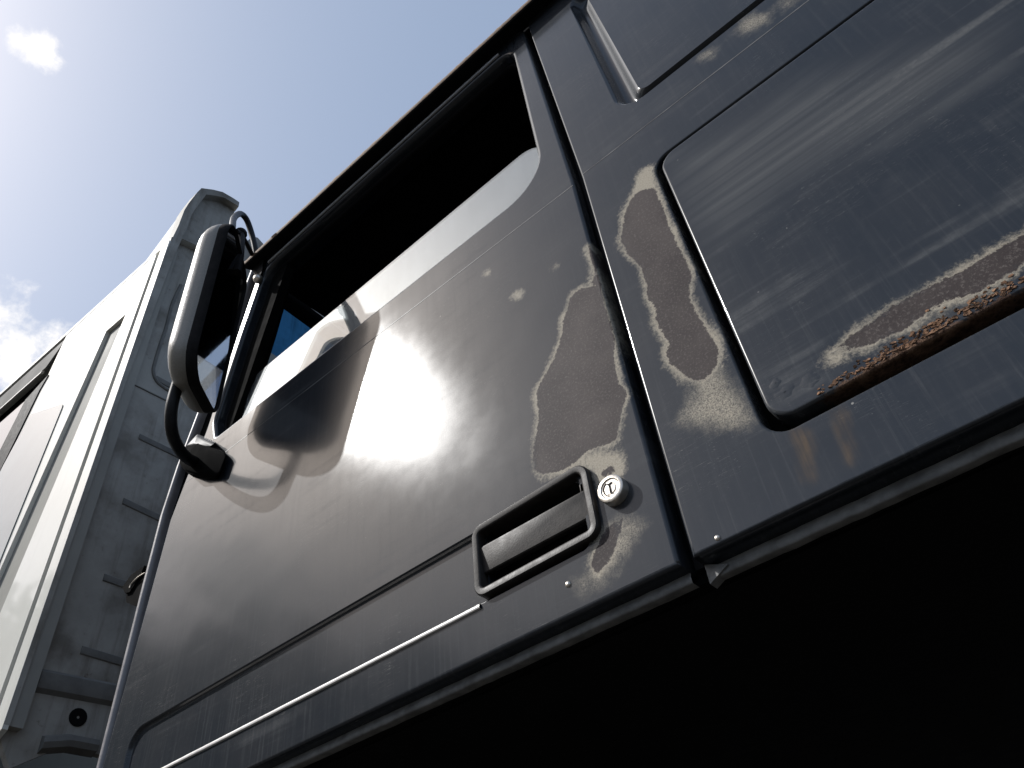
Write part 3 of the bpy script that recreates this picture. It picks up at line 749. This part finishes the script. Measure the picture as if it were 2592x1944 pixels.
m.box(-1.40, -1.392, .30, 1.9, .30 + H, .38 + H, .003); m.box(-1.40, -1.392, .30, 1.9, .45 + H, .53 + H, .003); m.box(-1.40, -1.392, .30, 1.9, .60 + H, .68 + H, .003)
part('front_panel', m, 'plain_paint')
def quad_between(z0, z1, mat, name):
    def xs(z): return np.interp(z, [p[1] for p in path], [p[0] for p in path]) - .018
    zs = np.linspace(z0, z1, 8); rings = [[W(xs(z) + .0, z, .115), W(xs(z) - .03, z, .6), W(xs(z) - .04, z, 1.1), W(xs(z) - .03, z, 1.6), W(xs(z), z, 2.08)] for z in zs]
    return part(name, MB().loft(rings, False), mat)
ws = quad_between(.98, 1.495, 'clear_glass', 'windscreen')
attach(quad_between(1.495, 1.635, 'blue_glass', 'sun_band'), ws)
quad_between(1.635, 1.70, 'interior', 'windscreen_header')
m = MB(); m.box(-1.34, -1.0, .06, 2.1, .82 + H, .95 + H, .02); part('dashboard', m, 'interior')
m = MB(); m.box(-1.47, -1.36, .02, YF - .02, -.45 + H, .05 + H, .03); part('bumper', m, 'black_plastic')
# corner bracket poking out in front of the pillar
bk = px((0, 1400), 3.05, [(1115, 95), (1010, 170), (945, 262), (965, 310), (1000, 300), (1085, 160)], .05)
m = MB(); m.add([W(a, b, .05) for a, b in bk] + [W(a, b, .075) for a, b in bk], [tuple(range(6)), tuple(range(11, 5, -1))] + [(i, i + 6, (i + 1) % 6 + 6, (i + 1) % 6) for i in range(6)])
part('wiper_mount', m, 'rough_black')
bk = round_poly(px((0, 1400), 3.05, [(1100, 150), (1020, 235), (975, 300), (975, 380), (1050, 412), (1110, 330)], .055), .01, 4)
nb = len(bk)
m = MB(); m.add([W(a, b, .055) for a, b in bk] + [W(a, b, .10) for a, b in bk], [tuple(range(nb)), tuple(range(2 * nb - 1, nb - 1, -1))] + [(i, i + nb, (i + 1) % nb + nb, (i + 1) % nb) for i in range(nb)])
part('wiper_knob', m, 'rough_black')
tp = px((0, 1400), 3.05, [(1118, 152), (1060, 190), (1015, 235), (1000, 268)], .048)
part('wiper_wire', MB().tube([W(a, b, .048) for a, b in tp], .0014, 8), 'lock_metal')

# ---- underside: mudguard, chassis, wheel
rings = []
for k in range(19):
    a = math.pi * k / 18; rings.append([(-.45 + .58 * math.cos(a), .14, .50 + .48 * math.sin(a) * 1.02), (-.45 + .58 * math.cos(a), .46, .50 + .48 * math.sin(a) * 1.02)])
part('mudguard', MB().loft(rings, False), 'underbody')
m = MB(); m.box(-1.3, 4.0, .65, .73, .75, 1.02, .01); m.box(-1.3, 4.0, 1.47, 1.55, .75, 1.02, .01); part('chassis_rail', m, 'underbody', smooth=False)
def wheel(x, y, parent):
    rings = []
    for r, dy in ((.30, .02), (.34, .0), (.46, .0), (.505, .03), (.515, .06), (.515, .22), (.505, .25), (.46, .28), (.30, .28)):
        rings.append([(x + r * math.cos(2 * math.pi * k / 40), y + dy, .515 + r * math.sin(2 * math.pi * k / 40)) for k in range(40)])
    t = part('wheel', MB().loft(rings), 'tyre', parent)
    rings = []
    for r, dy in ((.305, .03), (.29, .06), (.18, .10), (.12, .05), (.05, .03)): rings.append([(x + r * math.cos(2 * math.pi * k / 40), y + dy, .515 + r * math.sin(2 * math.pi * k / 40)) for k in range(40)])
    mm = MB().loft(rings); mm.f.append(tuple(range(160, 200))); attach(mm.obj('wheel_rim', 'steel_rim', None), t)
for x, y in ((-.45, .10), (-.45, 1.82), (3.2, .10), (3.2, 1.82)): wheel(x, y, truck)

# ---- mirror
IN = np.array([-1.136, -.044]); OUT = np.array([-1.017, -.172]); wv = OUT - IN; WID = np.linalg.norm(wv); wv /= WID
nv = np.array([-wv[1], wv[0]])
if nv[0] < 0: nv = -nv
MZ0, MZ1 = 1.050, 1.455
def mir(u, z, n):   # u from inner(0) to outer(WID), n along the glass normal
    q = IN + wv * u + nv * n; t = z - 1.108; return (q[0] + .185 * t, q[1] - .08 * t, z + H)     # the head leans back a little
ml = round_poly([(0, MZ0 + .03), (WID, MZ0), (WID, MZ1 - .005), (0.0, MZ1 - .02)], [.035, .055, .055, .035], 9)
ml = resample(ml, .02); cen = ml.mean(0)
m = MB(); rings = []
for s, n in ((.955, -.001), (.965, .003), (.985, .005), (1.0, .003), (1.006, -.004), (1.006, -.014), (1.0, -.016), (1.0, -.018), (1.006, -.020), (1.0, -.026), (.985, -.035), (.955, -.044), (.90, -.052), (.82, -.058), (.65, -.064), (.4, -.067), (.2, -.068)):
    rings.append([mir(cen[0] + (p[0] - cen[0]) * (1 - (1 - s) * (1.0 if s > .94 else 1)), cen[1] + (p[1] - cen[1]) * (s if s > .94 else 1 - (1 - s) * .85), n) for p in ml])
rim_rings = rings[:7]; rings = rings[6:]
m.loft(rings); m.f.append(tuple((len(rings) - 1) * len(ml) + k for k in range(len(ml))))
mirror = part('side_mirror', m, 'mirror_shell', sharp=55)
attach(MB().loft(rim_rings).obj('mirror_rim', 'black_plastic', None), mirror)
m = MB(); gl = [mir(cen[0] + (p[0] - cen[0]) * .957, cen[1] + (p[1] - cen[1]) * .957, .0005) for p in ml]
m.add(gl, [tuple(range(len(gl)))]); mg = attach(m.obj('mirror_glass', 'mirror_glass', None, smooth=False), mirror)
def ray_pt(u, v, y):   # a point on the sight line through a photograph pixel, at offset y from the flank
    r = RW @ np.array([(u - CX) / FPX, (v - CY) / FPX, 1.0]); r = r * ((D + y) / r[1]); return (r[0], y, r[2] + H)
top = [ray_pt(653, 668, .0), ray_pt(647, 635, -.015), ray_pt(637, 592, -.035), ray_pt(624, 556, -.060), ray_pt(608, 541, -.085), ray_pt(592, 553, -.112), ray_pt(588, 580, -.135), ray_pt(580, 640, -.155)]
attach(MB().tube(top, .0078, 14).obj('mirror_arm', 'tube_black', None), mirror)
lowp = [ray_pt(505, 830, -.155), ray_pt(474, 908, -.150), ray_pt(446, 985, -.144), ray_pt(434, 1035, -.138), ray_pt(434, 1085, -.122), ray_pt(447, 1125, -.095), ray_pt(472, 1158, -.055), ray_pt(500, 1172, -.015)]
attach(MB().tube(lowp, .0115, 16).obj('mirror_arm', 'tube_black', None), mirror)
# lower bracket: rounded wedge of plastic on the pillar
def blob(name, pts, r, mat, parent):
    bm = bmesh.new()
    for p in pts: bm.verts.new(p)
    bmesh.ops.convex_hull(bm, input=bm.verts)
    bmesh.ops.delete(bm, geom=[v for v in bm.verts if not v.link_faces], context='VERTS')
    bmesh.ops.dissolve_limit(bm, angle_limit=.05, verts=bm.verts, edges=bm.edges)
    bmesh.ops.bevel(bm, geom=list(bm.edges), offset=r, segments=4, profile=0.5, affect='EDGES')
    return attach(MB().bm(bm).obj(name, mat, None, sharp=60), parent)
blob('mirror_bracket', [ray_pt(452, 1172, -.035), ray_pt(470, 1128, -.030), ray_pt(500, 1118, -.03), ray_pt(575, 1150, -.012), ray_pt(557, 1200, -.012), ray_pt(548, 1214, -.006), ray_pt(470, 1196, -.030),
      ray_pt(455, 1160, .02), ray_pt(500, 1105, .02), ray_pt(560, 1130, .02), ray_pt(560, 1210, .02), ray_pt(500, 1215, .02)], .006, 'rough_black', mirror)
blob('bracket_cap', [ray_pt(470, 1130, -.031), ray_pt(498, 1104, -.026), ray_pt(545, 1122, -.016), ray_pt(530, 1132, -.022), ray_pt(490, 1122, -.032), ray_pt(480, 1128, .01), ray_pt(500, 1098, .01), ray_pt(545, 1116, .01)], .003, 'pale_edge', mirror)
# upper clamp: ball, plate, bolt
bm = bmesh.new(); bmesh.ops.create_uvsphere(bm, u_segments=18, v_segments=12, radius=.017, matrix=Matrix.Translation(ray_pt(650, 655, -.012)))
attach(MB().bm(bm).obj('mirror_clamp', 'black_plastic', None), mirror)
bm = bmesh.new(); bmesh.ops.create_uvsphere(bm, u_segments=14, v_segments=10, radius=.012, matrix=Matrix.Translation(ray_pt(653, 706, -.008)))
attach(MB().bm(bm).obj('clamp_bolt', 'lock_metal', None), mirror)
blob('clamp_plate', [ray_pt(640, 640, -.01), ray_pt(668, 650, -.01), ray_pt(664, 690, -.008), ray_pt(648, 712, -.004), ray_pt(638, 680, -.01), ray_pt(640, 640, .02), ray_pt(672, 650, .02), ray_pt(650, 712, .02)], .004, 'black_plastic', mirror)
bm = bmesh.new(); bmesh.ops.create_uvsphere(bm, u_segments=14, v_segments=10, radius=.0155, matrix=Matrix.Translation(ray_pt(609, 592, -.105)))
attach(MB().bm(bm).obj('mirror_joint', 'black_plastic', None), mirror)
attach(MB().tube([ray_pt(598, 585, -.13), ray_pt(609, 592, -.105), ray_pt(622, 612, -.075), ray_pt(640, 648, -.03)], .0055, 10).obj('joint_link', 'black_plastic', None), mirror)
attach(MB().tube([ray_pt(609, 592, -.105), ray_pt(607, 640, -.12), ray_pt(600, 690, -.12)], .010, 10).obj('joint_stem', 'black_plastic', None), mirror)

# ------------------------------------------------------------------ white truck ahead
XW = -1.80
YAW = math.atan2(-205, -4984)          # heading of its flank
fw = np.array([-math.cos(math.radians(2.35)), -math.sin(math.radians(2.35))])   # forwards along its flank
C0 = np.array([XW, -0.012])
def SW(u, v, d=0.0):
    """photograph pixel -> flank of the white truck, d metres inside it"""
    nrm = np.array([-fw[1], fw[0]]); nrm = nrm if nrm[1] > 0 else -nrm      # into the truck
    r = RW @ np.array([(u - CX) / FPX, (v - CY) / FPX, 1.0]); o = np.array([0, -D])
    t = ((C0 + nrm * d - o) @ nrm) / (r[:2] @ nrm); return np.array([r[0] * t, -D + r[1] * t, r[2] * t + H])
NI = np.array([-fw[1], fw[0], 0]); NI = NI if NI[1] > 0 else -NI
def RWALL(u, v, x=XW):
    r = RW @ np.array([(u - CX) / FPX, (v - CY) / FPX, 1.0]); t = x / r[0]; return np.array([x, -D + r[1] * t, r[2] * t + H])
lorry = make_empty('lorry', (XW - 1.0, 1.1, 0.0), 'white lorry cab with grimy ribbed back wall and sunlit flank, parked ahead', 'lorry')
def slab(name, pts, thick, mat, parent=None, push=0.0, nrm=None):
    nrm = NI if nrm is None else nrm; n = len(pts)
    a = [p + nrm * push for p in pts]; b = [p + nrm * (push + thick) for p in pts]
    m = MB(); m.add(a + b, [tuple(range(n)), tuple(range(2 * n - 1, n - 1, -1))] + [(i, i + n, (i + 1) % n + n, (i + 1) % n) for i in range(n)])
    bm = bmesh.new(); vs = [bm.verts.new(v) for v in m.v]
    for f in m.f: bm.faces.new([vs[i] for i in f])
    bmesh.ops.recalc_face_normals(bm, faces=bm.faces)
    m2 = MB().bm(bm); o = m2.obj(name, mat, None, smooth=False)
    return attach(o, parent or lorry)
# flank coordinates of the lorry: s = metres forward from the rear corner, z = absolute height
def sz(u, v, d=0.0): p = SW(u, v, d); return (float((p[:2] - C0) @ fw), float(p[2]))
def SZ(s, z, d=0.0): q = C0 + fw * s; return np.array([q[0], q[1], z]) + NI * d
ZBOT = sz(20, 1835)[1]; ZT = 3.335; ZS = 3.402; LF = 1.9
def line_at(p, q, z): t = (z - p[1]) / (q[1] - p[1]); return (p[0] + (q[0] - p[0]) * t, z)
def panel(name, pts, mat, push=0.0, thick=.012): return slab(name, [SZ(a, b) for a, b in pts], thick, mat, push=push)
g0, g1 = .046, .070
tip, tl = sz(319, 794), sz(269, 838)
bR, bL = line_at(tip, sz(64, 1400), ZBOT), line_at(tl, sz(19, 1400), ZBOT)
dTop, dA, dB = sz(165, 857), sz(104, 987), sz(0, 1200)
dTop = (dTop[0], ZT); dBot = line_at(dA, dB, ZBOT)
panel('flank_backing', [(.004, ZBOT + .01), (dBot[0] - .004, ZBOT + .01), (dB[0] - .004, dB[1]), (dA[0] - .004, dA[1]), (dTop[0] - .004, ZT - .004), (.004, ZT - .004)], 'grey_groove', push=.0125, thick=.03)
panel('corner_strip', [(0, ZBOT), (g0 - .012, ZBOT - .02), (g0, ZBOT), (g0, ZT + .02), (.0, ZT + .02)], 'white_paint')
panel('flank_panel', [(g1, ZBOT), (g1, ZT), dTop, dA, dB, dBot, bL, tl, tip, bR], 'white_paint')
refl_loop = round_poly([sz(163, 1022), sz(80, 1050), sz(-2, 1202), sz(-95, 1420), sz(-60, 1580), sz(10, 1400)], [.03, 0, 0, 0, 0, 0], 6)
panel('painted_reflection', [tuple(p) for p in refl_loop], 'reflection_grey', push=-.003, thick=.0028)  # grey pane painted as the shape mirrored in the glossy white flank
# door: dark frame, rubber, glass
panel('door_frame', [(dTop[0] + .004, ZT - .002), (LF, ZT - .002), (LF, ZT - .10), (dTop[0] + .10, ZT - .10)], 'dark_groove', push=.006, thick=.006)
def along(p, q, k): return (p[0] + k, p[1])
panel('window_rubber', [(dA[0] - .02, dA[1] + .06), (dA[0] + .003, dA[1]), (dB[0] + .003, dB[1]), (dBot[0] + .003, dBot[1]), (dBot[0] + .12, dBot[1]), (dB[0] + .12, dB[1]), (dA[0] + .11, dA[1] + .02)], 'black_rubber', push=-.004, thick=.016)
panel('door_glass', [(dA[0] + .10, dA[1] + .05), (dBot[0] + .11, ZBOT), (LF - .1, ZBOT), (LF - .25, dA[1] + .05)], 'dark_glass', push=.008, thick=.004)
panel('window_trim_or_highlight', [(dTop[0] + .10, ZT - .12), (dTop[0] + .11, ZT - .128), (LF, ZT - .128), (LF, ZT - .12)], 'white_paint', push=.0, thick=.010)
panel('door_lining', [(dA[0] + .05, ZBOT - .02), (LF - .05, ZBOT - .02), (LF - .05, ZT - .01), (dA[0] + .05, ZT - .01)], 'interior', push=.06, thick=.02)
panel('drip_channel', [(g0 + .004, ZT - .003), (LF, ZT - .003), (LF, ZT + .024), (g0 + .004, ZT + .024)], 'dark_groove', push=.016, thick=.02)
# roof shoulder
m = MB(); rings = []
for s_ in np.linspace(0, LF, 12): rings.append([SZ(s_, ZT + .020, .016), SZ(s_, ZT + .022, .004), SZ(s_, ZT + .040, .004), SZ(s_, ZS - .008, .014), SZ(s_, ZS, .03), SZ(s_, ZS + .02, .10), SZ(s_, ZS + .03, .30), SZ(s_, ZS + .04, 1.0), SZ(s_, ZS + .02, 2.3)])
attach(m.loft(rings, False).obj('cab_roof', 'white_paint', None), lorry)
# back wall: contour in the plane x = XW
cont = [RWALL(20, 1835), RWALL(160, 1400), RWALL(293, 1000), RWALL(416, 645), RWALL(440, 595), RWALL(452, 570), RWALL(467, 531), RWALL(478, 514), RWALL(499, 487), RWALL(510, 476), RWALL(540, 480), RWALL(564, 486), RWALL(590, 501), RWALL(606, 512)]
cont[0][1] = cont[1][1] = cont[2][1] = cont[3][1] = C0[1] + .001
roofz = RWALL(690, 620)[2]
tail = [np.array([XW, RWALL(605, 545)[1], roofz - .03]), np.array([XW, RWALL(640, 590)[1], roofz - .035]), RWALL(646, 592), RWALL(655, 588), RWALL(664, 591), RWALL(690, 620), np.array([XW, 2.1, roofz]), np.array([XW, 2.1, ZBOT - .15])]
low = RWALL(185, 1875)
wall = cont + tail + [np.array([XW, low[1], low[2]]), np.array([XW, C0[1] + .05, ZBOT - .06])]
BX = np.array([-1.0, 0, 0])
back = slab('back_wall', wall, .02, 'grimy_white', push=.03, nrm=BX)
# flange round the edge of the back wall
cc = np.array([[p[1], p[2]] for p in cont]); tz = np.array([.35, 2.6])
inn = []
for i, p in enumerate(cc):
    a = cc[max(i - 1, 0)]; b = cc[min(i + 1, len(cc) - 1)]; t = (b - a) / np.linalg.norm(b - a); nn = np.array([t[1], -t[0]])
    inn.append(p + nn * (.012 if i < 3 else .030))
m = MB(); m.loft([[(XW - .03, p[0], p[1]) for p in cc], [(XW, p[0], p[1]) for p in cc], [(XW, p[0], p[1]) for p in inn], [(XW - .032, p[0] + .004, p[1]) for p in inn]], False)
attach(m.obj('back_flange', 'grimy_white', None), back)
# outer skin of the roof fairing (from the contour forwards)
m = MB(); m.loft([[(XW - .02 - k * .5, p[0] + k * .03, p[1] - k * (p[1] - ZT) * .55) for p in cc[3:]] for k in (0, .5, 1.0)], False)
attach(m.obj('roof_fairing', 'white_paint', None), lorry)
m = MB(); m.box(XW - 1.8, XW - .06, .25, 2.05, ZT - .1, roofz - .03, .03); attach(m.obj('roof_box', 'white_paint', None), lorry)
# pressed ribs, seams and the drain hole on the back wall
XR = XW - .030
def rib(pts, w, mat, name='rib', out=.0035):
    q = [RWALL(u, v, XR) for u, v in pts]; m = MB(); rings = []
    for p in q: rings.append([(XR - .004, p[1], p[2] - w), (XR + out * .8, p[1], p[2] - w * .6), (XR + out, p[1], p[2]), (XR + out * .8, p[1], p[2] + w * .6), (XR - .004, p[1], p[2] + w)])
    m.loft(rings); m.f.append((0, 1, 2, 3, 4)); k = len(m.v) - 5; m.f.append((k + 4, k + 3, k + 2, k + 1, k))
    return attach(m.obj(name, mat, None), back)
for pts in ([(352, 1105), (446, 1150), (560, 1204)], [(311, 1268), (383, 1302), (480, 1346)], [(262, 1461), (316, 1480), (420, 1515)], [(205, 1645), (302, 1674), (400, 1702)], [(395, 957), (455, 990), (520, 1024)]):
    rib(pts, .014, 'rib_grey')
for pts in ([(335, 972), (434, 1021)],): rib(pts, .003, 'rib_grey', 'seam')
rib([(95, 1722), (190, 1740), (282, 1758), (330, 1766)], .03, 'rib_grey', 'ledge', .012)
rib([(100, 1885), (170, 1880), (240, 1893)], .02, 'rib_grey', 'ledge', .02)
bp = [RWALL(u, v, XR) for u, v in ((458, 722), (436, 770), (420, 830), (405, 875), (393, 915), (388, 940), (396, 965), (420, 985), (450, 1000))]
attach(MB().tube([tuple(p) for p in bp], .006, 8).obj('pressing', 'rib_grey', None), back)
hp = RWALL(197, 1816, XR)
m = MB(); m.loft([[(XR + d, hp[1] + r * math.cos(2 * math.pi * k / 20), hp[2] + r * math.sin(2 * math.pi * k / 20)) for k in range(20)] for r, d in ((.020, -.002), (.020, .002), (.016, .003), (.003, .001))])
attach(m.obj('drain_hole', 'interior', None), back)
hs = RWALL(592, 512, XR)
m = MB(); m.loft([[(XR + .001, hs[1] + .010 * math.cos(2 * math.pi * k / 16) * s_, hs[2] + .014 * math.sin(2 * math.pi * k / 16) * s_) for k in range(16)] for s_ in (1, .02)])
attach(m.obj('fairing_slot', 'white_paint', None), back)
m = MB(); m.box(XW - 1.9, XW - .02, .08, 2.1, 1.2, ZBOT - .12, .02); attach(m.obj('lorry_underbody', 'underbody', None), lorry)
m = MB(); m.box(XW - 1.8, XW + .25, .6, .7, .75, 1.05, .01); m.box(XW - 1.8, XW + .25, 1.4, 1.5, .75, 1.05, .01); attach(m.obj('lorry_frame', 'underbody', None), lorry)
m = MB(); m.box(XW - 1.88, XW - 1.86, .1, 2.1, ZBOT, ZT, .005); attach(m.obj('lorry_front', 'white_paint', None), lorry)
for x, y in ((XW - 1.1, .06), (XW - 1.1, 1.8)): wheel(x, y, lorry)

# ------------------------------------------------------------------ trees across the yard (seen mirrored in the paint)
def leaf_mesh(seed, n=4200):
    rnd = np.random.RandomState(seed); cl = rnd.normal(size=(26, 3)); cl /= np.linalg.norm(cl, axis=1)[:, None]; cl *= rnd.uniform(.35, .95, (26, 1)); cl[:, 2] = np.abs(cl[:, 2]) * .9 - .15
    vs, fs = [], []
    for i in range(n):
        c = cl[rnd.randint(26)] + rnd.normal(size=3) * .16; a = rnd.normal(size=3); a /= np.linalg.norm(a); b = np.cross(a, rnd.normal(size=3)); b /= np.linalg.norm(b)
        w, l_ = .045, .085; k = len(vs); vs += [c - a * l_, c + b * w, c + a * l_, c - b * w]; fs.append((k, k + 1, k + 2, k + 3))
    return np.array(vs), fs
crowns = [leaf_mesh(s_) for s_ in (1, 2, 3)]
tree_words = ['broad leafy tree with a low round crown', 'tall slender leafy tree', 'wide spreading leafy tree', 'small bushy leafy tree', 'tall tree with a ragged leafy crown', 'leaning leafy tree', 'stout leafy tree with a dense crown', 'loose open-crowned leafy tree', 'big old leafy tree']
for i, (ang, dist, h) in enumerate(((-176, 24, 14.2), (-169, 22, 13.2), (-162, 23, 14.4), (-155, 21, 12.9), (-148, 23, 14.0), (-141, 22, 13.0), (-133, 24, 13.6), (-124, 23, 12.6), (-114, 25, 13.0))):
    a = math.radians(ang); x, y = dist * math.cos(a), dist * math.sin(a)
    t = make_empty('tree', (x, y, 0), tree_words[i] + ' across the yard', 'tree')
    t['group'] = 'trees across the yard'
    r = 2.6 + .5 * math.sin(i * 2.3)
    vs, fs = crowns[i % 3]; v2 = vs * [r, r, h * .44] + [x, y, h * .54]
    attach(make_obj('crown', v2, fs, 'leaf_green'), t)
    m = MB().tube([(x, y, 0), (x + .1, y, h * .3), (x - .1, y + .1, h * .7)], [.26, .22, .18, .12, .08], 10)
    for q in range(4): m.tube([(x, y, h * .3), (x + 1.2 * math.cos(q * 1.7 + i), y + 1.2 * math.sin(q * 1.7 + i), h * .55), (x + 1.9 * math.cos(q * 1.7 + i), y + 1.9 * math.sin(q * 1.7 + i), h * .7)], [.12, .08, .04], 7)
    attach(m.obj('trunk', 'bark', None), t)
